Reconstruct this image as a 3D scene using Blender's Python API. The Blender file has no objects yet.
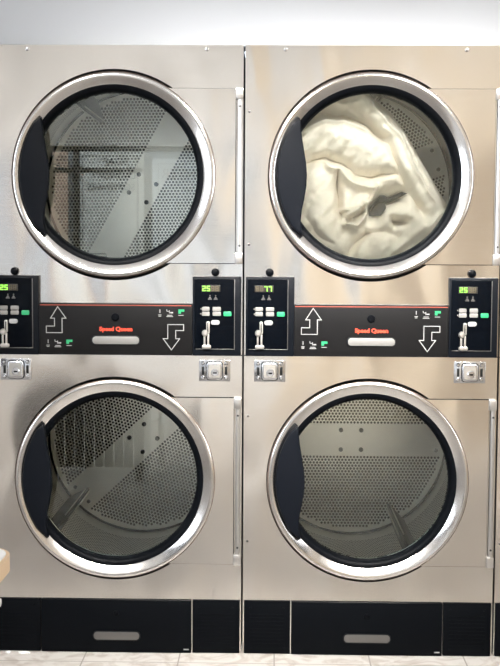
import bpy, bmesh, math, random
from mathutils import Vector, Matrix, noise
C = bpy.context.scene.collection
PI = math.pi
random.seed(4)

# ------------------------------------------------------------------ materials
def new_mat(name):
    m = bpy.data.materials.new(name); m.use_nodes = True
    nt = m.node_tree; nt.nodes.clear()
    out = nt.nodes.new('ShaderNodeOutputMaterial')
    return m, nt, out

def principled(name, col, rough=0.5, metal=0.0, coat=0.0, spec=0.5, emit=None, es=0.0):
    m, nt, out = new_mat(name)
    b = nt.nodes.new('ShaderNodeBsdfPrincipled')
    b.inputs['Base Color'].default_value = (*col, 1)
    b.inputs['Roughness'].default_value = rough
    b.inputs['Metallic'].default_value = metal
    b.inputs['Coat Weight'].default_value = coat
    b.inputs['Specular IOR Level'].default_value = spec
    if emit:
        b.inputs['Emission Color'].default_value = (*emit, 1)
        b.inputs['Emission Strength'].default_value = es
    nt.links.new(b.outputs[0], out.inputs[0])
    return m, nt, b

def N(nt, t, **kw):
    n = nt.nodes.new(t)
    for k, v in kw.items(): setattr(n, k, v)
    return n

def M(nt, op, a, b=None, c=None):
    n = nt.nodes.new('ShaderNodeMath'); n.operation = op
    for i, v in enumerate((a, b, c)):
        if v is None: continue
        if isinstance(v, (int, float)): n.inputs[i].default_value = v
        else: nt.links.new(v, n.inputs[i])
    return n.outputs[0]

def add_noise(nt, b, scale, dist=0.0, strength=0.2, rough_rng=None, stretch=(1, 1, 1), detail=3, base=None, distance=0.01):
    tc = N(nt, 'ShaderNodeTexCoord'); mp = N(nt, 'ShaderNodeMapping')
    mp.inputs['Scale'].default_value = stretch
    nt.links.new(tc.outputs['Object'], mp.inputs[0])
    no = N(nt, 'ShaderNodeTexNoise'); no.inputs['Scale'].default_value = scale
    no.inputs['Detail'].default_value = detail; no.inputs['Distortion'].default_value = dist
    nt.links.new(mp.outputs[0], no.inputs[0])
    if strength:
        bp = N(nt, 'ShaderNodeBump'); bp.inputs['Strength'].default_value = strength
        bp.inputs['Distance'].default_value = distance
        nt.links.new(no.outputs[0], bp.inputs['Height'])
        if base is not None: nt.links.new(base, bp.inputs['Normal'])
        nt.links.new(bp.outputs[0], b.inputs['Normal'])
        base = bp.outputs[0]
    if rough_rng:
        mr = N(nt, 'ShaderNodeMapRange')
        mr.inputs[3].default_value, mr.inputs[4].default_value = rough_rng
        nt.links.new(no.outputs[0], mr.inputs[0])
        nt.links.new(mr.outputs[0], b.inputs['Roughness'])
    return base

MT = {}
# brushed stainless sheet: slightly wavy, fine horizontal grain
m, nt, b = principled('stainless_sheet', (.80, .762, .71), .2, 1.0)
base = add_noise(nt, b, 3.4, .5, .7, None, (1.6, 1, .7), 0.6, None, .02)
add_noise(nt, b, 60, 0, .04, (.12, .20), (.15, 1, 6), 2, base, .0006)
MT['steel'] = m
m, nt, b = principled('door_rim_steel', (.70, .68, .66), .2, 1.0)
add_noise(nt, b, 30, 0, .04, (.13, .22), (1, 1, 1), 2, None, .001)
MT['rim'] = m
m, nt, b = principled('hinge_steel', (.62, .61, .60), .3, 1.0); MT['hinge'] = m
m, nt, b = principled('chrome', (.66, .67, .69), .18, 1.0); MT['chrome'] = m
m, nt, b = principled('satin_silver', (.52, .50, .47), .35, .9); MT['silver'] = m
m, nt, b = principled('dark_bolt_steel', (.06, .06, .06), .4, .6); MT['bolt'] = m
m, nt, b = principled('lifter_steel', (.022, .023, .023), .4, .8); MT['lifter'] = m
m, nt, b = principled('duct_steel', (.10, .10, .10), .6, .5); MT['duct'] = m
m, nt, b = principled('black_rubber', (.0015, .002, .003), .45, spec=.06); MT['rubber'] = m
m, nt, b = principled('handle_plastic', (.0026, .0036, .0060), .45, spec=.12); add_noise(nt, b, 500, 0, .08, None, (1, 1, 1), 1, None, .0004); MT['handle'] = m
m, nt, b = principled('bezel_plastic', (.003, .004, .006), .38, spec=.12); MT['bezel'] = m
m, nt, b = principled('face_black', (.001, .0017, .003), .2, spec=.08); MT['face'] = m
m, nt, b = principled('service_panel_charcoal', (.0062, .006, .0062), .38, spec=.12); MT['charcoal'] = m
m, nt, b = principled('kick_black', (.0016, .0022, .0033), .48, spec=.06); add_noise(nt, b, 300, 0, .10, None, (1, 1, 1), 2, None, .0006); MT['kick'] = m
m, nt, b = principled('button_grey', (.165, .16, .15), .45); MT['button'] = m
m, nt, b = principled('button_white', (.25, .25, .25), .4); MT['pill'] = m
m, nt, b = principled('button_teal', (.015, .24, .095), .4); MT['teal'] = m
m, nt, b = principled('print_white', (.24, .24, .235), .5); MT['white_print'] = m
m, nt, b = principled('print_red', (.55, .05, .02), .5); MT['red_print'] = m
m, nt, b = principled('print_red_line', (.20, .035, .02), .5); MT['red_line'] = m
m, nt, b = principled('display_off', (.10, .085, .055), .5, spec=.2); MT['seg_off'] = m
m, nt, b = principled('display_window', (.018, .015, .012), .3); MT['window_disp'] = m
m, nt, b = principled('display_lit', (.05, .2, .02), .4, emit=(.38, 1.0, .10), es=1.6); MT['seg_on'] = m
m, nt, b = principled('recess_grey', (.19, .185, .175), .42, .3); MT['recess'] = m
m, nt, b = principled('drawer_slot_steel', (.15, .145, .14), .35, .8); MT['slot'] = m
m, nt, b = principled('cabinet_inside_gap_shade', (.05, .05, .05), .7); MT['inside_gap_shade'] = m
m, nt, b = principled('seam_brown', (.10, .07, .055), .6); MT['seam'] = m
m, nt, b = principled('wall_gloss_white', (.56, .58, .61), .22, coat=.25); add_noise(nt, b, 1.2, 0, .05, None, (1, 1, 1), 1, None, .02); MT['wall'] = m
m, nt, b = principled('wall_white_matt', (.76, .76, .76), .7); MT['wall_matt'] = m
m, nt, b = principled('wall_warm', (.78, .69, .56), .7); MT['wall_warm'] = m
m, nt, b = principled('wall_tan', (.48, .41, .33), .6); MT['wall_tan'] = m
m, nt, b = principled('wall_dark_wood', (.10, .085, .075), .5); add_noise(nt, b, 8, 1, .1, None, (6, 6, .4)); MT['dark_wood'] = m
m, nt, b = principled('ceiling_white', (.80, .80, .79), .8); MT['ceiling'] = m
m, nt, b = principled('black_frame', (.012, .012, .014), .4); MT['frame'] = m
m, nt, b = principled('board_cream', (.90, .86, .76), .6); MT['cream'] = m
m, nt, b = principled('board_peach', (.85, .58, .42), .6); MT['peach'] = m
m, nt, b = principled('board_white', (.86, .87, .87), .5); MT['board_white'] = m
m, nt, b = principled('facade_grey', (.40, .42, .43), .8); MT['facade'] = m
m, nt, b = principled('board_ink', (.05, .045, .05), .6); MT['ink'] = m
m, nt, b = principled('board_grey_ink', (.33, .33, .33), .6); MT['grey_ink'] = m
m, nt, b = principled('table_white', (.82, .81, .79), .35); MT['laminate'] = m
m, nt, b = principled('beech_edge', (.72, .52, .32), .45); add_noise(nt, b, 20, .5, .03, None, (1, 1, 8)); MT['beech'] = m
m, nt, b = principled('white_metal', (.82, .82, .81), .35); MT['white_metal'] = m
m, nt, b = principled('paper', (.85, .85, .84), .8); MT['paper'] = m
m, nt, b = principled('hollow_shade_cloth', (.010, .016, .026), .9); MT['slate'] = m

# cream bedding
m, nt, b = principled('cream_cotton', (.92, .845, .745), .85, spec=.2)
b.inputs['Sheen Weight'].default_value = .15
base = add_noise(nt, b, 26, 1.0, .35, None, (1, 1, 1), 3, None, .008)
add_noise(nt, b, 600, 0, .15, None, (1, 1, 1), 1, base, .0006)
MT['cotton'] = m

# glass: clear with a mirror-like surface reflection
m, nt, out = new_mat('door_glass')
tr = N(nt, 'ShaderNodeBsdfTransparent'); tr.inputs[0].default_value = (.972, .985, .975, 1)
gl = N(nt, 'ShaderNodeBsdfGlossy'); gl.inputs['Roughness'].default_value = 0.0
gl.inputs[0].default_value = (.95, 1, .98, 1)
fr = N(nt, 'ShaderNodeFresnel'); fr.inputs[0].default_value = 1.68
mx = N(nt, 'ShaderNodeMixShader')
nt.links.new(fr.outputs[0], mx.inputs[0]); nt.links.new(tr.outputs[0], mx.inputs[1]); nt.links.new(gl.outputs[0], mx.inputs[2])
nt.links.new(mx.outputs[0], out.inputs[0])
MT['glass'] = m
m, nt, out = new_mat('window_glass')
tr = N(nt, 'ShaderNodeBsdfTransparent'); gl = N(nt, 'ShaderNodeBsdfGlossy'); gl.inputs['Roughness'].default_value = 0.0
fr = N(nt, 'ShaderNodeFresnel'); fr.inputs[0].default_value = 1.45; mx = N(nt, 'ShaderNodeMixShader')
nt.links.new(fr.outputs[0], mx.inputs[0]); nt.links.new(tr.outputs[0], mx.inputs[1]); nt.links.new(gl.outputs[0], mx.inputs[2])
nt.links.new(mx.outputs[0], out.inputs[0])
MT['window_glass'] = m

# perforated drum sheet: staggered round holes
def perforated(name, kind):
    m, nt, b = principled(name, (.90, .89, .835), .34 if kind == 'back' else .30, 1.0)
    mtl = 1.0 if kind == 'back' else .5
    tc = N(nt, 'ShaderNodeTexCoord'); sp = N(nt, 'ShaderNodeSeparateXYZ')
    nt.links.new(tc.outputs['Object'], sp.inputs[0])
    x, y, z = sp.outputs
    if kind == 'cyl':
        u = M(nt, 'MULTIPLY', M(nt, 'ARCTAN2', x, z), .375); v = y
    else:
        u, v = x, z
    p, q, r = .0130, .0130 * math.sqrt(3), .0045 if kind == 'back' else .0031
    masks = []
    for ox, oz in ((0, 0), (p / 2, q / 2)):
        cu = M(nt, 'ADD', M(nt, 'MULTIPLY', M(nt, 'ROUND', M(nt, 'DIVIDE', M(nt, 'SUBTRACT', u, ox), p)), p), ox)
        cv = M(nt, 'ADD', M(nt, 'MULTIPLY', M(nt, 'ROUND', M(nt, 'DIVIDE', M(nt, 'SUBTRACT', v, oz), q)), q), oz)
        du, dv = M(nt, 'SUBTRACT', u, cu), M(nt, 'SUBTRACT', v, cv)
        d = M(nt, 'SQRT', M(nt, 'ADD', M(nt, 'MULTIPLY', du, du), M(nt, 'MULTIPLY', dv, dv)))
        h = M(nt, 'LESS_THAN', d, r)
        if kind == 'cyl':
            ok = M(nt, 'MULTIPLY', M(nt, 'GREATER_THAN', cv, .20), M(nt, 'LESS_THAN', cv, .71))
        else:
            rr = M(nt, 'SQRT', M(nt, 'ADD', M(nt, 'MULTIPLY', cu, cu), M(nt, 'MULTIPLY', cv, cv)))
            ok = M(nt, 'MULTIPLY', M(nt, 'GREATER_THAN', M(nt, 'ABSOLUTE', cv), .059), M(nt, 'LESS_THAN', rr, .346))
        masks.append(M(nt, 'MULTIPLY', h, ok))
    mask = M(nt, 'MAXIMUM', masks[0], masks[1])
    mc = N(nt, 'ShaderNodeMix', data_type='RGBA')
    mc.inputs[6].default_value = (.90, .89, .835, 1); mc.inputs[7].default_value = (.004, .004, .004, 1)
    nt.links.new(mask, mc.inputs[0]); nt.links.new(mc.outputs[2], b.inputs['Base Color'])
    nt.links.new(M(nt, 'MULTIPLY_ADD', mask, -mtl, mtl), b.inputs['Metallic'])
    nt.links.new(M(nt, 'MULTIPLY_ADD', mask, .4, .34 if kind == 'back' else .30), b.inputs['Roughness'])
    nt.links.new(M(nt, 'SUBTRACT', .5, M(nt, 'MULTIPLY', mask, .5)), b.inputs['Specular IOR Level'])
    return m
MT['drum'] = perforated('drum_perforated_cylinder', 'cyl')
MT['drum_back'] = perforated('drum_perforated_back', 'back')

# floor tiles
m, nt, b = principled('floor_tiles', (.7, .66, .62), .45)
tc = N(nt, 'ShaderNodeTexCoord'); sp = N(nt, 'ShaderNodeSeparateXYZ'); nt.links.new(tc.outputs['Object'], sp.inputs[0])
def joint(o, off):
    f = M(nt, 'FRACT', M(nt, 'DIVIDE', M(nt, 'SUBTRACT', o, off), .303))
    return M(nt, 'LESS_THAN', M(nt, 'ABSOLUTE', M(nt, 'SUBTRACT', f, .5)), .0075)
j = M(nt, 'MAXIMUM', joint(sp.outputs[0], .105 - .1515), joint(sp.outputs[1], -.09 - .1515))
no = N(nt, 'ShaderNodeTexNoise'); no.inputs['Scale'].default_value = 9; no.inputs['Detail'].default_value = 8; no.inputs['Distortion'].default_value = 2.2
nt.links.new(tc.outputs['Object'], no.inputs[0])
rp = N(nt, 'ShaderNodeValToRGB')
rp.color_ramp.elements[0].position = .36; rp.color_ramp.elements[0].color = (.39, .345, .31, 1)
rp.color_ramp.elements[1].position = .55; rp.color_ramp.elements[1].color = (.54, .515, .485, 1)
nt.links.new(no.outputs[0], rp.inputs[0])
mc = N(nt, 'ShaderNodeMix', data_type='RGBA'); mc.inputs[7].default_value = (.25, .225, .20, 1)
nt.links.new(j, mc.inputs[0]); nt.links.new(rp.outputs[0], mc.inputs[6]); nt.links.new(mc.outputs[2], b.inputs['Base Color'])
MT['tiles'] = m

# ------------------------------------------------------------------ mesh helpers (u across, y depth, v up)
class MB:
    def __init__(s): s.bm = bmesh.new()
    def box(s, x0, x1, y0, y1, z0, z1, bev=0.0, seg=2):
        t = bmesh.new()
        vs = [t.verts.new((x, y, z)) for x in (x0, x1) for y in (y0, y1) for z in (z0, z1)]
        for f in ((0, 1, 3, 2), (4, 6, 7, 5), (0, 4, 5, 1), (2, 3, 7, 6), (0, 2, 6, 4), (1, 5, 7, 3)): t.faces.new([vs[i] for i in f])
        if bev: bmesh.ops.bevel(t, geom=list(t.edges), offset=bev, segments=seg, profile=.5, affect='EDGES')
        return s.merge(t)
    def prism(s, pts, y0, y1, bev=0.0, seg=2):
        """outline pts (x,z) extruded from y0 (front) to y1; the front edge may be rounded"""
        t = bmesh.new()
        a = [t.verts.new((x, y0, z)) for x, z in pts]; c = [t.verts.new((x, y1, z)) for x, z in pts]
        n = len(pts); f0 = t.faces.new(a); t.faces.new(c[::-1])
        for i in range(n): t.faces.new((a[i], c[i], c[(i + 1) % n], a[(i + 1) % n]))
        bmesh.ops.recalc_face_normals(t, faces=t.faces)
        if bev: bmesh.ops.bevel(t, geom=list(f0.edges), offset=bev, segments=seg, profile=.5, affect='EDGES')
        return s.merge(t)
    def merge(s, t):
        bmesh.ops.recalc_face_normals(t, faces=t.faces)
        me = bpy.data.meshes.new('tmp'); t.to_mesh(me); t.free(); s.bm.from_mesh(me); bpy.data.meshes.remove(me); return s
    def lathe(s, prof, n=96, cx=0, cz=0, closed=False, sx=1, sz=1):
        """profile of (r, y) turned about an axis along y"""
        t = bmesh.new(); rings = []
        for r, y in prof:
            if r < 1e-6: rings.append([t.verts.new((cx, y, cz))] * n)
            else: rings.append([t.verts.new((cx + sx * r * math.cos(2 * PI * k / n), y, cz + sz * r * math.sin(2 * PI * k / n))) for k in range(n)])
        m_ = len(rings)
        for i in range(m_ if closed else m_ - 1):
            A, B = rings[i], rings[(i + 1) % m_]
            for k in range(n):
                q = [A[k], A[(k + 1) % n], B[(k + 1) % n], B[k]]; u = []
                for v in q:
                    if v not in u: u.append(v)
                if len(u) > 2: t.faces.new(u)
        return s.merge(t)
    def tube(s, pts, r, n=10):
        t = bmesh.new(); rings = []
        pts = [Vector(p) for p in pts]
        for i, p in enumerate(pts):
            d = (pts[min(i + 1, len(pts) - 1)] - pts[max(i - 1, 0)]).normalized()
            up = Vector((0, 1, 0)) if abs(d.y) < .9 else Vector((1, 0, 0))
            a = d.cross(up).normalized(); c = d.cross(a)
            rings.append([t.verts.new(p + r * (math.cos(2 * PI * k / n) * a + math.sin(2 * PI * k / n) * c)) for k in range(n)])
        for A, B in zip(rings, rings[1:]):
            for k in range(n): t.faces.new((A[k], A[(k + 1) % n], B[(k + 1) % n], B[k]))
        t.faces.new(rings[0]); t.faces.new(rings[-1])
        return s.merge(t)
    def mesh(s, name, smooth=35):
        me = bpy.data.meshes.new(name); s.bm.to_mesh(me); s.bm.free()
        for p in me.polygons: p.use_smooth = True
        me.set_sharp_from_angle(angle=math.radians(smooth))
        return me

CACHE = {}
def obj(name, key, make, mat, parent=None, loc=(0, 0, 0)):
    """one mesh object; the mesh is made once per key and shared by the repeats"""
    if key is None or key not in CACHE:
        me = make() if not isinstance(make, MB) else make.mesh(name)
        me.materials.clear(); me.materials.append(MT[mat])
        if key is not None: CACHE[key] = me
    else: me = CACHE[key]
    o = bpy.data.objects.new(name, me); C.objects.link(o)
    o.parent = parent; o.location = loc
    return o
def thing(o, label, cat, group=None):
    o['label'] = label; o['category'] = cat
    if group: o['group'] = group
    return o
def empty(name, loc=(0, 0, 0), parent=None):
    o = bpy.data.objects.new(name, None); C.objects.link(o); o.location = loc; o.parent = parent; o.empty_display_size = .1
    return o
def struct(name, mb, mat):
    o = obj(name, None, mb, mat); o['kind'] = 'structure'; return o

def text_mesh(body, size, bold=0.0, extrude=.0006, width=None, spacing=1.0):
    cu = bpy.data.curves.new('lettering', 'FONT'); cu.body = body; cu.size = size; cu.align_x = 'CENTER'; cu.align_y = 'CENTER'
    cu.offset = bold; cu.extrude = extrude; cu.resolution_u = 4; cu.space_character = spacing
    o = bpy.data.objects.new('tmp_text', cu); C.objects.link(o)
    bpy.context.view_layer.update()
    me = bpy.data.meshes.new_from_object(o.evaluated_get(bpy.context.evaluated_depsgraph_get()))
    bpy.data.objects.remove(o)
    if width:
        xs = [v.co.x for v in me.vertices]; f = width / (max(xs) - min(xs)); c = (max(xs) + min(xs)) / 2
        for v in me.vertices: v.co.x = (v.co.x - c) * f
    me.transform(Matrix.Rotation(PI / 2, 4, 'X'))       # stands upright, read from the -y side
    return me

def arc(cx, cz, r, a0, a1, n):
    return [(cx + r * math.cos(math.radians(a0 + (a1 - a0) * i / n)), cz + r * math.sin(math.radians(a0 + (a1 - a0) * i / n))) for i in range(n + 1)]
def rrect(x0, x1, z0, z1, r, n=5):
    return arc(x1 - r, z1 - r, r, 0, 90, n) + arc(x0 + r, z1 - r, r, 90, 180, n) + arc(x0 + r, z0 + r, r, 180, 270, n) + arc(x1 - r, z0 + r, r, 270, 360, n)

# ------------------------------------------------------------------ the dryer
W = 0.805                    # pitch of the row
UC = {'upper': (.3975, 1.5415), 'lower': (.3990, .5785)}
def sheet_with_hole(z0, z1, c, a, bz):
    mb = MB(); t = bmesh.new()
    x0, x1 = .003, W - .003
    angs = [2 * PI * k / 120 for k in range(120)]
    for X in (x0, x1):
        for Z in (z0, z1): angs.append(math.atan2(Z - c[1], X - c[0]) % (2 * PI))
    angs = sorted(set(angs))
    inn, out, inb, outb = [], [], [], []
    for w in angs:
        dx, dz = math.cos(w), math.sin(w)
        tt = min(((x1 if dx > 0 else x0) - c[0]) / dx if abs(dx) > 1e-9 else 1e9, ((z1 if dz > 0 else z0) - c[1]) / dz if abs(dz) > 1e-9 else 1e9)
        inn.append(t.verts.new((c[0] + a * dx, 0, c[1] + bz * dz))); inb.append(t.verts.new((c[0] + a * dx, .018, c[1] + bz * dz)))
        out.append(t.verts.new((c[0] + tt * dx, 0, c[1] + tt * dz))); outb.append(t.verts.new((c[0] + tt * dx, .018, c[1] + tt * dz)))
    n = len(angs)
    for i in range(n):
        k = (i + 1) % n
        t.faces.new((inn[i], out[i], out[k], inn[k])); t.faces.new((inb[i], inb[k], outb[k], outb[i]))
        t.faces.new((inn[i], inn[k], inb[k], inb[i])); t.faces.new((out[i], outb[i], outb[k], out[k]))
    return mb.merge(t)

def seven_seg(digit, x, z, w, h, t):
    on = {'2': 'abged', '5': 'afgcd', '7': 'abc', '8': 'abcdefg', ' ': ''}[digit]
    S = {'a': (x, x + w, z + h - t, z + h), 'g': (x, x + w, z + h / 2 - t / 2, z + h / 2 + t / 2), 'd': (x, x + w, z, z + t),
         'f': (x, x + t, z + h / 2, z + h), 'b': (x + w - t, x + w, z + h / 2, z + h), 'e': (x, x + t, z, z + h / 2), 'c': (x + w - t, x + w, z, z + h / 2)}
    return [S[k] for k in on]

def control_panel(root, u0, digits, place):
    """digits: four characters on the display, blank ones stay dark"""
    v0, v1 = .976, 1.227; w = .1525
    p = empty('control_panel', (u0, 0, v0), root)
    h = v1 - v0
    obj('bezel', 'cp_bezel', lambda: MB().box(0, w, -.014, .004, 0, h, .003).mesh('bezel'), 'bezel', p)
    obj('face_plate', 'cp_face', lambda: MB().box(.006, .131, -.0165, -.0135, .023, h - .008, .0008).mesh('face'), 'face', p)
    def edge():
        return MB().box(.1312, .1334, -.0170, -.0135, .022, h - .010, .0005).box(.010, .1334, -.0170, -.0135, .0205, .0225, .0005).mesh('edge')
    obj('edge_glint', 'cp_glint', edge, 'slot', p)  # pale strip painted in for the bevel catching light
    Z = lambda d: h - d
    dx0 = .031
    obj('display', 'cp_disp', lambda: MB().box(dx0 - .003, dx0 + .056, -.0172, -.0160, Z(.049), Z(.028), .0004).mesh('disp'), 'window_disp', p)
    on, off = MB(), MB()
    for i, ch in enumerate(digits):
        x = dx0 + i * .0135
        lit = seven_seg(ch, x, Z(.0465), .0105, .0165, .0030) if ch != ' ' else []
        for q in lit: on.box(q[0], q[1], -.0178, -.0171, q[2], q[3])
        if ch == ' ':
            for q in seven_seg('8', x, Z(.0465), .0105, .0165, .0026): off.box(q[0], q[1], -.0175, -.0171, q[2], q[3])
    obj('lit_digits', 'cp_on' + digits, on, 'seg_on', p); obj('dark_digits', 'cp_off' + digits, off, 'seg_off', p)
    for x, k in ((.055, 'padlock'), (.073, 'fan')):
        def icon(x=x, k=k):
            m_ = MB().box(x - .006, x + .006, -.0170, -.0163, Z(.0735), Z(.0705))
            m_.prism([(x - .005, Z(.0700)), (x + .005, Z(.0700)), (x + .0015, Z(.0640)), (x - .0015, Z(.0640))], -.0170, -.0163)
            m_.lathe([(0, -.0170), (.0022, -.0170), (.0022, -.0163)], 10, x, Z(.0605))
            return m_.mesh('icon')
        obj('indicator_icon', 'cp_icon' + k, icon, 'slot', p)
    for i, (xa, xb, da, db) in enumerate(((.030, .054, .096, .109), (.0635, .0895, .096, .109), (.030, .054, .111, .1245), (.0635, .0895, .111, .1245))):
        def btn(xa=xa, xb=xb, da=da, db=db):
            m_ = MB().prism(rrect(xa, xb, Z(db), Z(da), .003), -.0195, -.016, .001)
            if xa < .05: m_.prism([(xa - .0055, Z((da + db) / 2)), (xa - .002, Z(da + .003)), (xa - .002, Z(db - .003))], -.0178, -.0163)
            return m_.mesh('btn')
        b_ = obj('selection_button', 'cp_btn%d' % i, btn, 'button', p)
    obj('start_button', 'cp_teal', lambda: MB().prism(rrect(.098, .1225, Z(.125), Z(.1105), .003), -.0195, -.016, .001).mesh('start'), 'teal', p)['label'] = 'teal start button'
    obj('coin_return_button', 'cp_pill', lambda: MB().prism(rrect(.058, .086, Z(.1525), Z(.1375), .0073), -.0205, -.016, .0015).mesh('pill'), 'pill', p)
    def slot():
        m_ = MB().prism(rrect(.0440, .0545, Z(.180), Z(.1415), .0035), -.0225, -.016, .001)
        m_.lathe([(0, -.030), (.006, -.0295), (.0095, -.026), (.0105, -.016)], 24, .0400, Z(.1785))
        for x in (.0385, .0500): m_.box(x - .0030, x + .0030, -.0225, -.016, Z(.222), Z(.182), .001)
        m_.prism(rrect(.0305, .0590, Z(.2275), Z(.2155), .005), -.0240, -.016, .0015)
        return m_.mesh('slot')
    obj('coin_slot', 'cp_slot', slot, 'silver', p)
    obj('slot_opening', 'cp_slit', lambda: MB().box(.0475, .0505, -.0229, -.0222, Z(.176), Z(.146)).mesh('slit'), 'rubber', p)
    return p

def arrow_outline(pts, w):
    """the outline of a polygon as a thin raised line"""
    mb = MB(); n = len(pts)
    for i in range(n):
        a, c = Vector(pts[i]), Vector(pts[(i + 1) % n]); d = (c - a).normalized(); q = Vector((-d.y, d.x)) * w / 2; e = d * w / 2
        P = [a - e + q, a - e - q, c + e - q, c + e + q]
        mb.prism([(k.x, k.y) for k in P], -.0146, -.0138)
    return mb

def service_panel(root):
    u0, u1, v0, v1 = .1605, .6445, .977, 1.141
    p = empty('service_panel', (0, 0, 0), root)
    obj('cover', 'sp_cover', lambda: MB().box(u0, u1, -.014, .004, v0, v1, .002).mesh('cover'), 'charcoal', p)
    obj('red_line', 'sp_line', lambda: MB().box(u0 + .003, u1 - .003, -.0145, -.0138, v1 - .0085, v1 - .0055).mesh('line'), 'red_line', p)['label'] = 'thin red line along top'
    s = 1 / (3.03 * 317)                                      # sketch units to metres
    X = lambda q: u0 + (q - 13) * s; Zz = lambda q: v1 - (q - 36) * s
    up = [(70, 48), (95, 83), (83, 83), (83, 127), (35, 127), (35, 107), (60, 107), (60, 83), (48, 83)]
    dn = [(415, 177), (390, 143), (404, 143), (404, 100), (452, 100), (452, 118), (428, 118), (428, 143), (440, 143)]
    for nm, pts in (('up', up), ('down', dn)):
        obj('arrow', 'sp_arrow' + nm, lambda pts=pts: arrow_outline([(X(a), Zz(c)) for a, c in pts], .0026).mesh('arrow'), 'white_print', p)
    for k, (bx, bz) in enumerate(((40, 148), (380, 54))):
        def icons(bx=bx, bz=bz):
            m_ = MB(); f = lambda a, c, e, g: m_.box(X(bx + a), X(bx + e), -.0146, -.0138, Zz(bz + g), Zz(bz + c))
            f(-1, 0, 1.5, 11); f(-5, 16, 5, 18); f(-4, 20, 4, 22)
            f(20, 0, 22, 6); f(22, 5, 28, 7); f(28, 3, 30, 12); f(31, 8, 40, 12); f(22, 17, 38, 19); f(20, 21, 40, 23)
            f(56, 17, 72, 19)
            return m_.mesh('icons')
        obj('instruction_symbols', 'sp_icons%d' % k, icons, 'white_print', p)
        obj('teal_symbol', 'sp_teal%d' % k, lambda bx=bx, bz=bz: MB().box(X(bx + 56), X(bx + 74), -.0146, -.0138, Zz(bz + 7), Zz(bz)).box(X(bx + 56), X(bx + 64), -.0146, -.0138, Zz(bz + 13), Zz(bz + 7)).mesh('teal'), 'teal', p)
    o = obj('lettering', 'sp_text', lambda: text_mesh('Speed Queen', .0185, .0007, .0008, .104), 'red_print', p, (.4035, -.0142, 1.0585)); o['label'] = 'red brand lettering'
    def grip():
        m_ = MB().prism(rrect(.326, .4795, 1.0095, 1.0385, .0125, 8), -.0165, -.0138, .001)
        return m_.mesh('rim')
    obj('handle_rim', 'sp_rim', grip, 'bezel', p)
    obj('handle_recess', 'sp_grip', lambda: MB().prism(rrect(.3295, .4775, 1.0115, 1.0355, .0115, 8), -.0174, -.0160, .0006).mesh('grip'), 'recess', p)
    obj('panel_lock', 'sp_lock', lambda: MB().lathe([(0, -.020), (.009, -.020), (.0125, -.017), (.0135, -.012)], 28, .402, 1.0965).box(.4007, .4033, -.0206, -.0198, 1.090, 1.103).mesh('lock'), 'rubber', p)
    return p

def coin_box_lock(root, u, v):
    p = empty('coin_box_lock', (u, 0, v), root)
    obj('lock_plate', 'cl_plate', lambda: MB().box(-.0495, .0495, -.006, .002, -.034, .034, .002).mesh('plate'), 'chrome', p)
    obj('lock_cup_shadow', 'cl_cupshadow', lambda: MB().prism(rrect(-.0275, .0275, -.0305, .0305, .011), -.0072, -.0055, .0005).mesh('cupshadow'), 'lifter', p)  # dark plate standing in for the shadow around the cup
    obj('lock_cup', 'cl_cup', lambda: MB().prism(rrect(-.0255, .0255, -.0285, .0285, .010), -.017, -.005, .005, 3).mesh('cup'), 'chrome', p)
    obj('lock_well', 'cl_well', lambda: MB().prism(rrect(-.0185, .0185, -.021, .021, .007), -.0176, -.0165).mesh('well'), 'silver', p)
    obj('lock_cylinder', 'cl_cyl', lambda: MB().lathe([(0, -.0235), (.0095, -.0235), (.0125, -.021), (.0125, -.017)], 24, .002, -.005).mesh('cyl'), 'chrome', p)
    obj('key_slot', 'cl_key', lambda: MB().box(-.004, .008, -.0243, -.0233, -.0075, -.003).mesh('key'), 'rubber', p)
    for sx in (-1, 1):
        obj('plate_groove', 'cl_groove%d' % sx, lambda sx=sx: MB().box(sx * .0365 - .004, sx * .0365 + .004, -.0068, -.0055, -.013, .013, .0004).mesh('groove'), 'lifter', p)
        for sz in (-1, 1):
            obj('rivet', 'cl_rivet', lambda: MB().lathe([(0, -.0105), (.004, -.0098), (.0062, -.007), (.0066, -.0055)], 18).mesh('rivet'), 'chrome', p, (sx * .0365, 0, sz * .0235))
    return p

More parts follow.
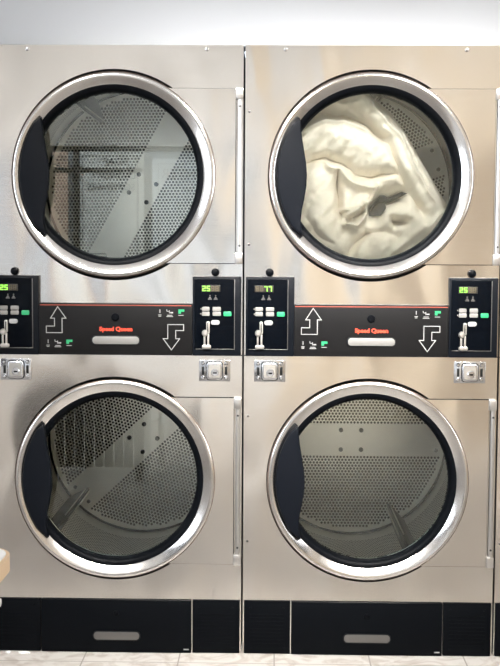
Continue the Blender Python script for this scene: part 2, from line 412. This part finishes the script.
def door(root, which):
    cu, cv = UC[which]; R = .3185
    z0, z1 = (-.2735, .2685) if which == 'upper' else (-.2715, .2635)
    x1 = (.7785 if which == 'upper' else .7765) - cu
    d = empty('door', (cu, 0, cv), root)
    def plate():
        # round on one side, square on the hinge side, with a round opening
        a_top = math.degrees(math.asin(z1 / R)); a_bot = math.degrees(math.asin(z0 / R))
        t = bmesh.new(); n = 160; outer = []
        for k in range(n):
            w = 2 * PI * k / n; c_, s_ = math.cos(w), math.sin(w)
            r = R
            wd = math.degrees(w); wd = wd - 360 if wd > 180 else wd
            if a_bot < wd < a_top:
                cand = []
                if c_ > 1e-6: cand.append(x1 / c_)
                if s_ > 1e-6: cand.append(z1 / s_)
                if s_ < -1e-6: cand.append(z0 / s_)
                r = max(R, min(cand))
            outer.append((r * c_, r * s_))
        # put the nearest samples exactly on the square corners
        for X, Zc in ((x1, z1), (x1, z0)):
            i = min(range(n), key=lambda k: (outer[k][0] - X) ** 2 + (outer[k][1] - Zc) ** 2); outer[i] = (X, Zc)
        A = [t.verts.new((x, -.009, z)) for x, z in outer]; B = [t.verts.new((x, -.001, z)) for x, z in outer]
        Ci = [t.verts.new((.305 * math.cos(2 * PI * k / n), -.009, .305 * math.sin(2 * PI * k / n))) for k in range(n)]
        Di = [t.verts.new((.305 * math.cos(2 * PI * k / n), -.001, .305 * math.sin(2 * PI * k / n))) for k in range(n)]
        for i in range(n):
            k = (i + 1) % n
            t.faces.new((A[i], A[k], Ci[k], Ci[i])); t.faces.new((B[i], Di[i], Di[k], B[k]))
            t.faces.new((A[i], B[i], B[k], A[k])); t.faces.new((Ci[i], Ci[k], Di[k], Di[i]))
        return MB().merge(t).mesh('plate', 30)
    obj('door_plate', 'dr_plate' + which, plate, 'steel', d)
    obj('door_rim', 'dr_rim', lambda: MB().lathe([(.3180, -.0085), (.3180, -.0115), (.3160, -.0160), (.3120, -.0186), (.3080, -.0190), (.3055, -.0182), (.3025, -.0168), (.2840, -.0066), (.2815, -.0045), (.2815, .0300), (.2870, .0300), (.3050, -.0085)], 144, closed=True).mesh('rim', 30), 'rim', d)
    obj('rim_seam', 'dr_rimseam', lambda: MB().lathe([(.3178, -.0098), (.3198, -.0098), (.3198, -.0085), (.3178, -.0085)], 144, closed=True).mesh('seam'), 'seam', d)
    obj('door_gap_shade', 'dr_gap_shade' + which, lambda: MB().box(.10, x1 + .0018, -.0030, -.0004, z0 - .0022, z0 + .006).box(.10, x1 + .0018, -.0030, -.0004, z1 - .006, z1 + .0018).box(x1 - .006, x1 + .0018, -.0030, -.0004, z0, z1).mesh('gap_shade'), 'rubber', d)  # black strips standing in for the shaded gap around the door
    obj('gasket', 'dr_gasket', lambda: MB().lathe([(.2585, .0300), (.2592, .0180), (.2625, .0060), (.2680, -.0010), (.2750, -.0034), (.2815, -.0040), (.2815, .0420), (.2585, .0420)], 120, closed=True).mesh('gasket', 40), 'rubber', d)
    obj('glass', 'dr_glass', lambda: MB().lathe([(0, .0300), (.2583, .0300), (.2583, .0350), (0, .0350)], 96).mesh('glass', 30), 'glass', d)
    def handle():
        L = [(-.2240, .1780)] + arc(0, 0, .2935, 147, 213, 22)[0:]
        pts = [(x, z) for x, z in L] + [(-.2120, -.1880), (-.2190, -.1420), (-.2160, -.1080), (-.2080, -.0700), (-.2020, -.0300), (-.2010, .0050), (-.2040, .0400), (-.2110, .0800), (-.2175, .1200), (-.2205, .1500)]
        return MB().prism(pts, -.0260, -.0060, .006, 3).mesh('handle', 50)
    obj('door_handle', 'dr_handle', handle, 'handle', d)
    # hinge: rod between two end brackets
    hx0, hx1 = x1 + .0005, x1 + .0235
    xr = x1 + .0135
    obj('hinge_rod', 'dr_rod' + which, lambda: MB().tube([(xr, -.008, z0 + .020), (xr, -.008, z1 - .020)], .0078, 16).mesh('rod', 40), 'hinge', d)
    obj('hinge_bracket', 'dr_br_top' + which, lambda: MB().box(hx0, hx1, -.0185, -.0005, z1 - .033, z1 + .001, .002).mesh('br'), 'hinge', d)
    obj('hinge_bracket', 'dr_br_bot' + which, lambda: MB().box(hx0, hx1, -.0185, -.0005, z0 - .002, z0 + .032, .002).mesh('br'), 'hinge', d)
    for zz in (z1 - .055, z0 + .055):
        obj('hinge_screw', 'dr_hscrew', lambda: MB().lathe([(0, -.0185), (.0028, -.018), (.0036, -.0155)], 12).mesh('hs'), 'bolt', d, (xr, 0, zz))
    return d

def drum(root, which, ang):
    cu, cv = UC[which]; R = .375
    p = obj('drum', 'dm_cyl', lambda: MB().lathe([(R, .116), (R, .790), (R - .004, .797), (R - .0045, .8005), (R + .004, .802), (R + .004, .116)], 120, closed=True).mesh('drum', 40), 'drum', root, (cu, 0, cv))
    p.rotation_euler = (0, -math.radians(ang), 0)
    obj('back_plate', 'dm_back', lambda: MB().lathe([(0, .801), (.3700, .801), (.3700, .804), (0, .804)], 96).mesh('back', 30), 'drum_back', p)
    obj('back_seam', 'dm_seam', lambda: MB().lathe([(.3625, .7965), (.3705, .7965), (.3705, .8012), (.3625, .8012)], 96, closed=True).mesh('seam', 30), 'rubber', p)
    for x in (-.039, .039):
        for z in (-.038, .038):
            obj('spider_bolt', 'dm_bolt', lambda: MB().lathe([(0, .790), (.0068, .790), (.0085, .793), (.0085, .8012)], 16).mesh('bolt'), 'bolt', p, (x, 0, z))
    for s in (-1, 1):
        for z in (-.038, .038):
            obj('arm_bolt', 'dm_abolt', lambda: MB().lathe([(0, .794), (.006, .794), (.0075, .796), (.0075, .8012)], 14).mesh('bolt'), 'bolt', p, (s * .328, 0, z))
    for k, a in enumerate((180, 60, 300)):
        def lifter():
            # a three-sided rib along the wall, its far end sloping down
            t = bmesh.new()
            sec = [(-.026, .372), (-.016, .330), (-.006, .288), (0, .281), (.006, .288), (.016, .330), (.026, .372)]
            rows = []
            for y, f in ((.215, .45), (.29, 1.0), (.74, 1.0), (.797, .93)):
                rows.append([t.verts.new((.372 - (.372 - r) * f, y, x)) for x, r in sec])
            for A, B in zip(rows, rows[1:]):
                for i in range(len(sec) - 1): t.faces.new((A[i], A[i + 1], B[i + 1], B[i]))
            t.faces.new(rows[0]); t.faces.new(rows[-1])
            for i in (0,): t.faces.new([r[0] for r in rows] + [r[-1] for r in rows][::-1])
            return MB().merge(t).mesh('lifter', 30)
        for w_ in (-.0085, .0085):
            e_ = obj('lifter_highlight', 'dm_lhighlight%d' % (w_ > 0), lambda w_=w_: MB().box(.2845, .2885, .300, .735, w_ - .0022, w_ + .0022, .001).mesh('edge'), 'silver', p); e_.rotation_euler = (0, -math.radians(a), 0)  # bright strips standing in for highlights along the rib
        l = obj('lifter', 'dm_lifter', lifter, 'lifter', p); l.rotation_euler = (0, -math.radians(a), 0)
    return p

def dryer(name, x, digits, angles, label):
    root = empty(name, (x, 0, -.012)); thing(root, label, 'tumble dryer', 'stacked tumble dryers along the wall')
    T = 1.944
    obj('upper_front_panel', 'fp_up', lambda: sheet_with_hole(.979, T, UC['upper'], .3235, .3292).mesh('fp', 30), 'steel', root)
    obj('lower_front_panel', 'fp_lo', lambda: sheet_with_hole(.1885, .9755, UC['lower'], .3235, .3280).mesh('fp', 30), 'steel', root)
    obj('side_panel', 'sd_l', lambda: MB().box(.003, .007, .018, 1.08, .0125, T).mesh('sd'), 'inside_gap_shade', root)  # side panels coloured dark for the shade in the gap between dryers
    obj('side_panel', 'sd_r', lambda: MB().box(W - .007, W - .003, .018, 1.08, .0125, T).mesh('sd'), 'inside_gap_shade', root)
    obj('top_panel', 'tp', lambda: MB().box(.007, W - .007, .018, 1.08, T - .004, T).mesh('tp'), 'steel', root)
    obj('back_panel', 'bk', lambda: MB().box(.007, W - .007, 1.076, 1.08, .0125, T - .004).mesh('bk'), 'inside_gap_shade', root)
    obj('base_frame', 'bf', lambda: MB().box(.003, W - .003, .0070, .0115, .0130, .1880).box(.003, .0055, .0005, .0070, .0130, .188).box(W - .0055, W - .003, .0005, .0070, .0130, .188).mesh('bf'), 'steel', root)
    for which, ang in zip(('upper', 'lower'), angles):
        cu, cv = UC[which]
        door(root, which); drum(root, which, ang)
        obj('drum_mouth', 'mouth', lambda: MB().lathe([(.2840, .0430), (.376, .112), (.380, .112), (.2900, .0430)], 96, closed=True).mesh('mouth'), 'duct', root, (cu, 0, cv))
    for u0, dg, pl in ((.008, digits[0], 'a'), (.6455, digits[1], 'b')):
        control_panel(root, u0, dg, pl)
    service_panel(root)
    for u in (.0825, .7165):
        obj('panel_lens', 'lens', lambda: MB().lathe([(0, -.016), (.007, -.0155), (.0115, -.012), (.0130, -.006), (.0130, .001)], 28).mesh('lens'), 'rubber', root, (u, 0, 1.2395))
    coin_box_lock(root, .0845, .9285); coin_box_lock(root, .7150, .9285)
    # black foot of the cabinet: kick panel, drawer, kick panel
    for key, a, c in (('a', .0070, .1555), ('b', .6460, .7980)):
        def kick(a=a, c=c):
            m_ = MB().box(a, c, -.003, .006, .0135, .1860, .0015)
            for i in range(9): m_.box(a + .02, c - .02, -.0042, -.0028, .045 + i * .012, .048 + i * .012, .0005)
            return m_.mesh('kick')
        kp = obj('kick_panel', 'kick' + key, kick, 'kick', root)
        for xx in (a + .022, c - .022):
            for zz in (.034, .164):
                obj('kick_screw', 'kscrew', lambda: MB().lathe([(0, -.0055), (.0028, -.005), (.0034, -.003)], 12).mesh('ks'), 'kick', kp, (xx, 0, zz))
    dr = obj('lint_drawer', 'drawer', lambda: MB().box(.1590, .6425, -.0075, .006, .0135, .1860, .0025).mesh('drawer'), 'kick', root)
    obj('drawer_slot_rim', 'dslotr', lambda: MB().prism(rrect(.3245, .4790, .0515, .0845, .0140, 8), -.0098, -.0072, .0008).mesh('slotr'), 'bezel', dr)
    obj('drawer_slot', 'dslot', lambda: MB().prism(rrect(.3285, .4755, .0555, .0815, .0120, 8), -.0106, -.0092, .0005).mesh('slot'), 'slot', dr)
    obj('drawer_lock', 'dlock', lambda: MB().lathe([(0, -.0125), (.007, -.0125), (.0095, -.010), (.0100, -.006)], 24, .4005, .1415).mesh('dlock'), 'rubber', dr)
    obj('drawer_sticker', 'dstick', lambda: MB().box(.6180, .6350, -.0081, -.0074, .0235, .0275).mesh('stick'), 'white_print', dr)
    # screws
    for u, v in ((.127, 1.931), (.688, 1.931)):
        obj('panel_screw', 'pscrew', lambda: MB().lathe([(0, -.0055), (.0045, -.0048), (.0062, -.002), (.0064, .001)], 18).mesh('ps'), 'chrome', root, (u, 0, v))
    for v in (1.740, 1.327, .783, .380):
        obj('edge_screw', 'escrew', lambda: MB().lathe([(0, -.003), (.0035, -.0025), (.0045, .001)], 14).mesh('es'), 'slot', root, (.0165, 0, v))
    return root

dryer('stack_dryer', -W, ('25  ', '25  '), (61, 43), 'whitish steel stacked dryer with both of its drums empty')
dryer('stack_dryer', 0.0, ('  77', '25  '), (20, 0), 'tan-tinted steel stacked dryer with cream bedding in its upper drum')
dryer('stack_dryer', W, ('25  ', '25  '), (15, 75), 'steel stacked dryer showing only a sliver beside the one with bedding')

# ------------------------------------------------------------------ bedding in the upper drum
def bedding():
    # sketch coordinates (zoom of the drum) to metres across the drum
    k = 2.94 * 304.0
    def P(a, c): return ((a - 238) / k, (282 - c) / k)
    folds = [  # polyline, half width (m), height (m, + towards the door)
        ([(215, 30), (262, 85), (318, 160), (362, 250), (410, 330), (470, 420)], .045, .040),
        ([(165, 62), (240, 120), (292, 185), (322, 240), (350, 310), (400, 380)], .011, -.030),
        ([(235, 60), (300, 125), (345, 200), (385, 285), (430, 350)], .006, .010),
        ([(270, 70), (325, 140), (365, 215), (405, 300)], .005, -.010),
        ([(40, 118), (100, 88), (170, 92), (230, 125), (285, 165)], .011, -.046),
        ([(50, 145), (110, 112), (170, 112), (230, 145)], .007, .014),
        ([(60, 95), (130, 62), (190, 70)], .010, .020),
        ([(40, 185), (120, 150), (200, 175), (270, 215), (310, 260)], .050, .034),
        ([(35, 245), (75, 225), (120, 218), (160, 235), (200, 262), (255, 278), (318, 262)], .013, -.040),
        ([(75, 232), (112, 236)], .012, -.020),
        ([(120, 240), (170, 275), (215, 300), (262, 312)], .013, .026),
        ([(150, 265), (152, 320), (160, 370), (180, 398)], .010, -.055),
        ([(268, 308), (250, 345), (205, 370), (165, 372)], .007, .026),
        ([(232, 352), (240, 385), (205, 418), (175, 412), (180, 388), (212, 372)], .008, .045),
        ([(205, 392), (222, 384)], .007, -.024),
        ([(262, 378), (285, 350), (325, 330)], .020, -.14),
        ([(70, 290), (85, 340), (95, 400)], .055, .026),
        ([(300, 385), (350, 380), (400, 420)], .040, .034),
        ([(318, 405), (345, 404)], .010, -.075),
        ([(185, 492), (215, 465), (240, 440)], .009, -.042),
        ([(240, 440), (290, 430), (330, 445)], .010, -.014),
        ([(110, 430), (150, 470), (220, 505)], .030, .020),
        ([(60, 400), (90, 440), (140, 470)], .010, -.010),
        ([(280, 480), (340, 460), (400, 450)], .030, .018),
    ]
    F = [([P(*q) for q in pl], w, h) for pl, w, h in folds]
    def dseg(x, z, a, c):
        dx, dz = c[0] - a[0], c[1] - a[1]; L = dx * dx + dz * dz
        t = max(0, min(1, ((x - a[0]) * dx + (z - a[1]) * dz) / L)); ex, ez = x - a[0] - t * dx, z - a[1] - t * dz
        return ex * ex + ez * ez
    def fold(x, z):
        s = 0
        wx = x + .010 * noise.noise(Vector((x * 14, z * 14, 3))); wz = z + .010 * noise.noise(Vector((x * 14, z * 14, 9)))
        for pl, w, h in F:
            d = min(dseg(wx, wz, pl[i], pl[i + 1]) for i in range(len(pl) - 1))
            s += 1.3 * h * math.exp(-(d / (w * w)) ** (.75 if h < 0 else 1))
        # long soft creases running with the sweep of the cloth
        a = noise.noise(Vector((x * 9 + z * 9, (x - z) * 34, 1.5))) * .010
        c_ = noise.noise(Vector((x * 22, z * 22, 5.5))) * .006 + noise.noise(Vector((x * 55, z * 55, 7.5))) * .0035
        return s + a + c_
    edge = [(1.07 * P(*q)[0], 1.07 * P(*q)[1]) for q in ((150, 20), (228, 40), (300, 95), (352, 165), (392, 235), (432, 300), (470, 372), (500, 420))]
    cx, cz = P(180, 310)
    def bound(w):
        dx, dz = math.cos(w), math.sin(w)
        Rm = .300
        bq = cx * dx + cz * dz; r = -bq + math.sqrt(bq * bq + Rm * Rm - cx * cx - cz * cz)
        for a, c in zip(edge, edge[1:]):
            ex, ez = c[0] - a[0], c[1] - a[1]; det = dx * -ez + dz * ex
            if abs(det) < 1e-9: continue
            t = ((a[0] - cx) * -ez + (a[1] - cz) * ex) / det; u = (dx * (a[1] - cz) - dz * (a[0] - cx)) / det
            if t > 0 and -.02 <= u <= 1.02: r = min(r, t)
        return r
    nt_, nr = 300, 130
    raw = [bound(2 * PI * i / nt_) for i in range(nt_)]
    def on_circle(i):
        w = 2 * PI * i / nt_; return abs(math.hypot(cx + raw[i] * math.cos(w), cz + raw[i] * math.sin(w)) - .300) < .002
    ed0 = [.135 if on_circle(i) else .215 for i in range(nt_)]
    ED = [sum(ed0[(i + j) % nt_] for j in range(-9, 10)) / 19 for i in range(nt_)]
    Rb = [sum(raw[(i + j) % nt_] for j in range(-3, 4)) / 7 for i in range(nt_)]
    t = bmesh.new(); rows = []
    for jr in range(nr + 1):
        q = jr / nr; rho = q ** .8; row = []
        for i in range(nt_):
            w = 2 * PI * i / nt_; r = Rb[i] * rho
            x, z = cx + r * math.cos(w), cz + r * math.sin(w)
            prof = math.sqrt(max(0, 1 - rho ** 8))
            rad = math.hypot(x, z)
            y = ED[i] + (.140 - ED[i]) * prof - fold(x, z) * min(1, prof * 1.5)
            y = max(y, .072 + max(0, rad - .235) * .80)
            row.append((x, y, z))
        rows.append(row)
    V = [[t.verts.new(p) for p in row] for row in rows[1:]]
    c0 = t.verts.new(rows[0][0])
    for i in range(nt_): t.faces.new((c0, V[0][i], V[0][(i + 1) % nt_]))
    for A, B in zip(V, V[1:]):
        for i in range(nt_): t.faces.new((A[i], B[i], B[(i + 1) % nt_], A[(i + 1) % nt_]))
    prev = V[-1]
    for f, y in ((.880, .235), (.86, .50), (.5, .56)):
        ring = [t.verts.new((cx + Rb[i] * f * math.cos(2 * PI * i / nt_), y + .01 * noise.noise(Vector((i * .1, f, 0))), cz + Rb[i] * f * math.sin(2 * PI * i / nt_))) for i in range(nt_)]
        for i in range(nt_): t.faces.new((prev[i], ring[i], ring[(i + 1) % nt_], prev[(i + 1) % nt_]))
        prev = ring
    c1 = t.verts.new((cx, .57, cz))
    for i in range(nt_): t.faces.new((prev[i], c1, prev[(i + 1) % nt_]))
    return MB().merge(t).mesh('bedding', 180)
cu, cv = UC['upper']
bd = obj('bedding', None, bedding, 'cotton', None, (cu, 0, cv - .012))
thing(bd, 'crumpled cream cotton bedding filling the upper drum behind the glass', 'bedding')

# a dark slate cloth added to darken a hollow of the bedding
from mathutils.bvhtree import BVHTree
def hollow_shade_cloth():
    tree = BVHTree.FromPolygons([v.co for v in bd.data.vertices], [tuple(p.vertices) for p in bd.data.polygons])
    k = 2.94 * 304.0
    P = lambda a, c: ((a - 238) / k, (282 - c) / k)
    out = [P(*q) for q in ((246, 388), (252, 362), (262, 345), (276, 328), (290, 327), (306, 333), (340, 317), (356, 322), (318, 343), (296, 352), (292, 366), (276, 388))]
    cx_, cz_ = P(276, 354); n, m_ = len(out) * 6, 10
    bnd = []
    for i in range(len(out)):
        a, c = out[i], out[(i + 1) % len(out)]
        for j in range(6): bnd.append((a[0] + (c[0] - a[0]) * j / 6, a[1] + (c[1] - a[1]) * j / 6))
    def front(x, z):
        h = tree.ray_cast(Vector((x, -.1, z)), Vector((0, 1, 0)))[0]; return h.y
    def at(x, z, off):
        # keep clear of the highest cloth close by
        y = min(front(x + dx, z + dz) for dx in (-.003, 0, .003) for dz in (-.003, 0, .003))
        return (x, y - off - .0015 * (1 + noise.noise(Vector((x * 160, z * 160, 2)))), z)
    t = bmesh.new(); lay = []
    for off in (.0055, .0025):
        c0 = t.verts.new(at(cx_, cz_, off)); rows = []
        for r in range(1, m_ + 1):
            f = r / m_
            rows.append([t.verts.new(at(cx_ + (x - cx_) * f, cz_ + (z - cz_) * f, off)) for x, z in bnd])
        for i in range(n): t.faces.new((c0, rows[0][i], rows[0][(i + 1) % n]))
        for A, B in zip(rows, rows[1:]):
            for i in range(n): t.faces.new((A[i], B[i], B[(i + 1) % n], A[(i + 1) % n]))
        lay.append(rows[-1])
    for i in range(n): t.faces.new((lay[0][i], lay[0][(i + 1) % n], lay[1][(i + 1) % n], lay[1][i]))
    return MB().merge(t).mesh('cloth', 180)
thing(obj('shade_cloth', None, hollow_shade_cloth, 'slate', None, tuple(bd.location)), 'small dark slate cloth added to darken a hollow of the cream bedding', 'cloth')

# ------------------------------------------------------------------ room shell
XL, XR, YB, H = -2.6, 3.0, -5.0, 3.1
struct('floor', MB().box(XL - .1, XR + .1, YB - .1, 1.3, -.1, 0), 'tiles')
struct('ceiling', MB().box(XL - .1, XR + .1, YB - .1, 1.3, H, H + .1), 'ceiling')
mb = MB().box(XL, XR, .045, .145, 1.936, H)
mb.box(XL, -W - .006, .045, .145, 0, 1.936); mb.box(2 * W + .006, XR, .045, .145, 0, 1.936)
struct('wall_front', mb, 'wall')
struct('wall_left', MB().box(XL - .1, XL, YB, -4.0, 0, H).box(XL - .1, XL, -1.0, .145, 0, H).box(XL - .1, XL, -4.0, -1.0, 0, .8).box(XL - .1, XL, -4.0, -1.0, 2.5, H), 'wall_matt')
w2 = empty('window_added_left', (XL, -2.5, 0)); w2['kind'] = 'structure'  # unseen left window, added to let in fill light
obj('window_frame', None, MB().box(-.09, -.03, -1.5, 1.5, .8, .86).box(-.09, -.03, -1.5, 1.5, 2.44, 2.5).box(-.09, -.03, -1.5, -1.44, .8, 2.5).box(-.09, -.03, 1.44, 1.5, .8, 2.5).box(-.09, -.03, -.03, .03, .8, 2.5), 'white_metal', w2)
obj('pane', None, MB().box(-.065, -.06, -1.46, 1.46, .84, 2.46), 'window_glass', w2)
struct('wall_right', MB().box(XR, XR + .1, YB, -4.0, 0, H).box(XR, XR + .1, -1.4, .145, 0, H).box(XR, XR + .1, -4.0, -1.4, 0, .8).box(XR, XR + .1, -4.0, -1.4, 2.5, H), 'wall_warm')
w3 = empty('window_added_right', (XR, -2.7, 0)); w3['kind'] = 'structure'  # unseen right window, added to let in fill light
obj('window_frame', None, MB().box(.03, .09, -1.3, 1.3, .8, .86).box(.03, .09, -1.3, 1.3, 2.44, 2.5).box(.03, .09, -1.3, -1.24, .8, 2.5).box(.03, .09, 1.24, 1.3, .8, 2.5).box(.03, .09, -.03, .03, .8, 2.5), 'white_metal', w3)
obj('pane', None, MB().box(.06, .065, -1.26, 1.26, .84, 2.46), 'window_glass', w3)
wx0, wx1, wz0, wz1 = -2.2, .05, .70, 2.06
struct('wall_back', MB().box(XL, wx0, YB - .1, YB, 0, H).box(wx1, .3, YB - .1, YB, 0, H).box(wx0, wx1, YB - .1, YB, 0, wz0).box(wx0, wx1, YB - .1, YB, wz1, H), 'wall_matt')
struct('trim_1', MB().box(.3, XR, YB - .1, YB, 2.06, H), 'wall_warm')
struct('trim_2', MB().box(.3, 1.12, YB - .1, YB, 0, 2.06), 'wall_warm')
struct('trim_3', MB().box(1.12, XR, YB - .1, YB, 0, 2.06), 'wall_tan')
wn = empty('window_1', (0, YB, 0)); wn['kind'] = 'structure'
f = MB().box(wx0, wx1, -.09, -.03, wz1 - .035, wz1).box(wx0, wx1, -.09, -.03, wz0, wz0 + .05)
for x in (wx0 + .03, -1.62, -1.39, wx1 - .03): f.box(x - .022, x + .022, -.09, -.03, wz0, wz1)
f.box(wx0, -.9, -.085, -.035, 1.865, 1.90)
obj('window_frame', None, f, 'frame', wn)
obj('pane', None, MB().box(wx0, wx1, -.065, -.060, wz0, wz1), 'window_glass', wn)
# sign boards standing in the shop window
def board(x0, x1, z0, z1, mat, y, lines, inkm, border, label):
    b_ = obj('sign_board', None, MB().box(x0, x1, y - .012, y, z0, z1, .002), mat)
    thing(b_, label, 'sign')
    if border: 
        q = MB()
        for a in ((x0 + .05, x1 - .05, z1 - .05, z1 - .042), (x0 + .05, x0 + .058, z0 + .05, z1 - .05), (x1 - .058, x1 - .05, z0 + .05, z1 - .05)): q.box(a[0], a[1], y, y + .001, a[2], a[3])
        obj('printed_border', None, q, inkm, b_)
    for body, xx, zz, sz in lines:
        me = text_mesh(body, sz, .001, .0006); me.transform(Matrix.Rotation(PI, 4, 'Z'))
        o = obj('lettering', None, lambda me=me: me, inkm, b_, (xx, y + .001, zz))
    return b_
YS = -7.0
board(-1.72, -1.10, .55, 2.19, 'cream', YS, [('SOAP', -1.36, 2.09, .095), ('LAUNDRY', -1.38, 1.96, .09), ('SOFTENERS', -1.40, 1.855, .085)], 'ink', True, 'cream sign with dark lettering mirrored in the empty dryer upper door glass')
board(-2.02, -1.80, .70, 2.18, 'peach', YS, [('SOAP', -1.90, 2.12, .07), ('2 FOR', -1.90, 2.05, .06)], 'ink', False, 'narrow peach sign mirrored beside the black handle of the empty upper door')
board(-1.02, -.30, .50, 2.12, 'board_white', YS, [('CENTER', -.70, 1.98, .13)], 'grey_ink', True, 'white sign with grey lettering mirrored near the rim of the empty upper drum')
struct('wall_facade', MB().box(-6, 4, -7.3, -7.1, -.1, 4.5), 'facade')
struct('ground_outside', MB().box(-6, 4, -7.1, YB - .1, -.1, 0), 'tiles')
# dark slatted bench under the window
bn = empty('slatted_bench', (-.98, -2.85, 0)); thing(bn, 'dark slatted bench mirrored faintly in the lower door glass of the empty dryer', 'bench')
obj('seat', None, MB().box(-.36, .36, -.20, .20, .43, .465, .006), 'frame', bn)
bs = MB()
for i in range(13): bs.box(-.33 + i * .055 - .0245, -.33 + i * .055 + .0245, .165, .18, .08, .43, .002)
obj('slat_front', None, bs, 'frame', bn)
for x in (-.33, .33):
    for y in (-.17, .15): obj('leg', None, MB().box(x - .02, x + .02, y - .02, y + .02, 0, .43, .003), 'frame', bn)

# ------------------------------------------------------------------ small things in front of the dryers
tb = empty('folding_table', (-.72, -1.90, 0)); thing(tb, 'pale table with light wood edge, only its corner showing beside the dryers', 'table')
tx1, ty1, tz = -.390 + .72, -1.495 + 1.90, .736
def slab(z0, z1, ins, bev):
    t = bmesh.new(); pts = [(x, y) for x, y in rrect(-.80 + ins, tx1 - ins, -.40 + ins, ty1 - ins, .070 - ins, 10)]
    a = [t.verts.new((x, y, z0)) for x, y in pts]; c = [t.verts.new((x, y, z1)) for x, y in pts]
    t.faces.new(a[::-1]); fc = t.faces.new(c)
    for i in range(len(pts)): t.faces.new((a[i], a[(i + 1) % len(pts)], c[(i + 1) % len(pts)], c[i]))
    if bev: bmesh.ops.bevel(t, geom=list(fc.edges), offset=bev, segments=2, profile=.5, affect='EDGES')
    return MB().merge(t)
obj('table_edge', None, slab(tz - .031, tz - .001, 0, .005), 'beech', tb)
obj('table_top', None, slab(tz - .001, tz + .001, .007, 0), 'laminate', tb)
obj('under_rail', None, MB().tube([(-.74, .36, .640), (tx1 - .022, .36, .640)], .008, 14), 'white_metal', tb)
for x in (-.72, tx1 - .09):
    for y in (-.34, .34):
        obj('leg', None, MB().tube([(x, y, 0.001), (x, y, tz - .031)], .016, 14), 'white_metal', tb)
def scrap(x, y, w, d, label, seed):
    rnd = random.Random(seed); t = bmesh.new(); n = 12
    top = [t.verts.new((x + w * math.cos(2 * PI * i / n) * rnd.uniform(.7, 1), y + d * math.sin(2 * PI * i / n) * rnd.uniform(.7, 1), rnd.uniform(.002, .005))) for i in range(n)]
    bot = [t.verts.new((v.co.x, v.co.y, .0005)) for v in top]
    c = t.verts.new((x, y, .007)); t.faces.new(bot[::-1])
    for i in range(n): t.faces.new((top[i], top[(i + 1) % n], c)); t.faces.new((bot[i], bot[(i + 1) % n], top[(i + 1) % n], top[i]))
    thing(obj('paper_scrap', None, MB().merge(t), 'paper'), label, 'litter')
scrap(-.700, -.022, .022, .012, 'longer white paper scrap on the floor by the black kick panel', 2)
scrap(-.752, -.020, .010, .009, 'tiny white paper scrap beside the longer one on the floor', 5)

# ------------------------------------------------------------------ light
def area(name, loc, rot, sx, sy, power, col):
    l = bpy.data.lights.new(name, 'AREA'); l.shape = 'RECTANGLE'; l.size = sx; l.size_y = sy; l.energy = power; l.color = col
    o = bpy.data.objects.new(name, l); C.objects.link(o); o.location = loc; o.rotation_euler = rot
    return o
area('ceiling_fill_a', (-1.2, -3.0, H - .02), (0, 0, 0), 1.6, 1.6, 16, (1.0, .98, .96))  # unseen ceiling lamps, added as room fill
area('ceiling_fill_b', (1.5, -3.0, H - .02), (0, 0, 0), 1.6, 1.6, 14, (1.0, .94, .86))
area('window_daylight', (XL - .35, -2.5, 1.65), (0, -PI / 2, 0), 1.8, 3.2, 55, (.93, .96, 1.0))  # fill lamp added outside the left wall
area('side_fill_b', (XR + .35, -2.7, 1.65), (0, PI / 2, 0), 1.8, 2.6, 36, (1.0, .95, .87))  # warm fill lamp added outside the right wall
for nm, lx, cl in (('back_wall_fill_a', -1.3, (1.0, .98, .96)), ('back_wall_fill_b', 1.5, (1.0, .94, .85))):      # added lamps, brightening the back wall that the steel reflects
    o = area(nm, (lx, -2.6, H - .12), (0, 0, 0), 2.0, .3, 25 if lx < 0 else 20, cl)
    o.data.spread = math.radians(100); o.rotation_euler = (Vector((lx, -5, .1)) - o.location).to_track_quat('-Z', 'Y').to_euler()
for nm, lx, tx, tz, pw in (('dryer_fill_a', -.75, .4, 1.25, 14), ('dryer_fill_b', 1.15, .4, 1.25, 14), ('dryer_fill_c', -.4, -.4, .45, 7), ('dryer_fill_d', .5, .4, .45, 7)):       # added lamps near the ceiling, tilted to brighten the dryers and drums
    o = area(nm, (lx, -2.1, H - .10), (0, 0, 0), 1.1, .35, pw, (1.0, .97, .93)); o.data.spread = math.radians(35)
    o.rotation_euler = (Vector((tx, 0, tz)) - o.location).to_track_quat('-Z', 'Y').to_euler()
w = bpy.data.worlds.new('sky'); bpy.context.scene.world = w; w.use_nodes = True
w.node_tree.nodes['Background'].inputs[0].default_value = (.80, .88, 1.0, 1)
w.node_tree.nodes['Background'].inputs[1].default_value = 3.8

# ------------------------------------------------------------------ camera
X, Zc, D = .09256, 1.31478 - .012, 3.65835
ya, pi_, ro, fpx = math.radians(-1.11205), math.radians(4.16512), math.radians(.31367), 1160.99
yd = Vector((math.sin(ya), math.cos(ya), 0)); r0 = Vector((math.cos(ya), -math.sin(ya), 0))
up0 = math.sin(pi_) * yd + math.cos(pi_) * Vector((0, 0, 1)); fw = math.cos(pi_) * yd - math.sin(pi_) * Vector((0, 0, 1))
rt = math.cos(ro) * r0 + math.sin(ro) * up0; up = math.cos(ro) * up0 - math.sin(ro) * r0
cd = bpy.data.cameras.new('camera'); cam = bpy.data.objects.new('camera', cd); C.objects.link(cam)
cam.matrix_world = Matrix(((rt.x, up.x, -fw.x, X), (rt.y, up.y, -fw.y, -D), (rt.z, up.z, -fw.z, Zc), (0, 0, 0, 1)))
cd.sensor_fit = 'VERTICAL'; cd.sensor_height = 24; cd.lens = 24 * fpx / 666; cd.clip_start = .05
sc = bpy.context.scene; sc.camera = cam
vs = sc.view_settings; vs.view_transform = 'Standard'; vs.look = 'None'; vs.gamma = 1; vs.exposure = 0.0; vs.use_curve_mapping = False
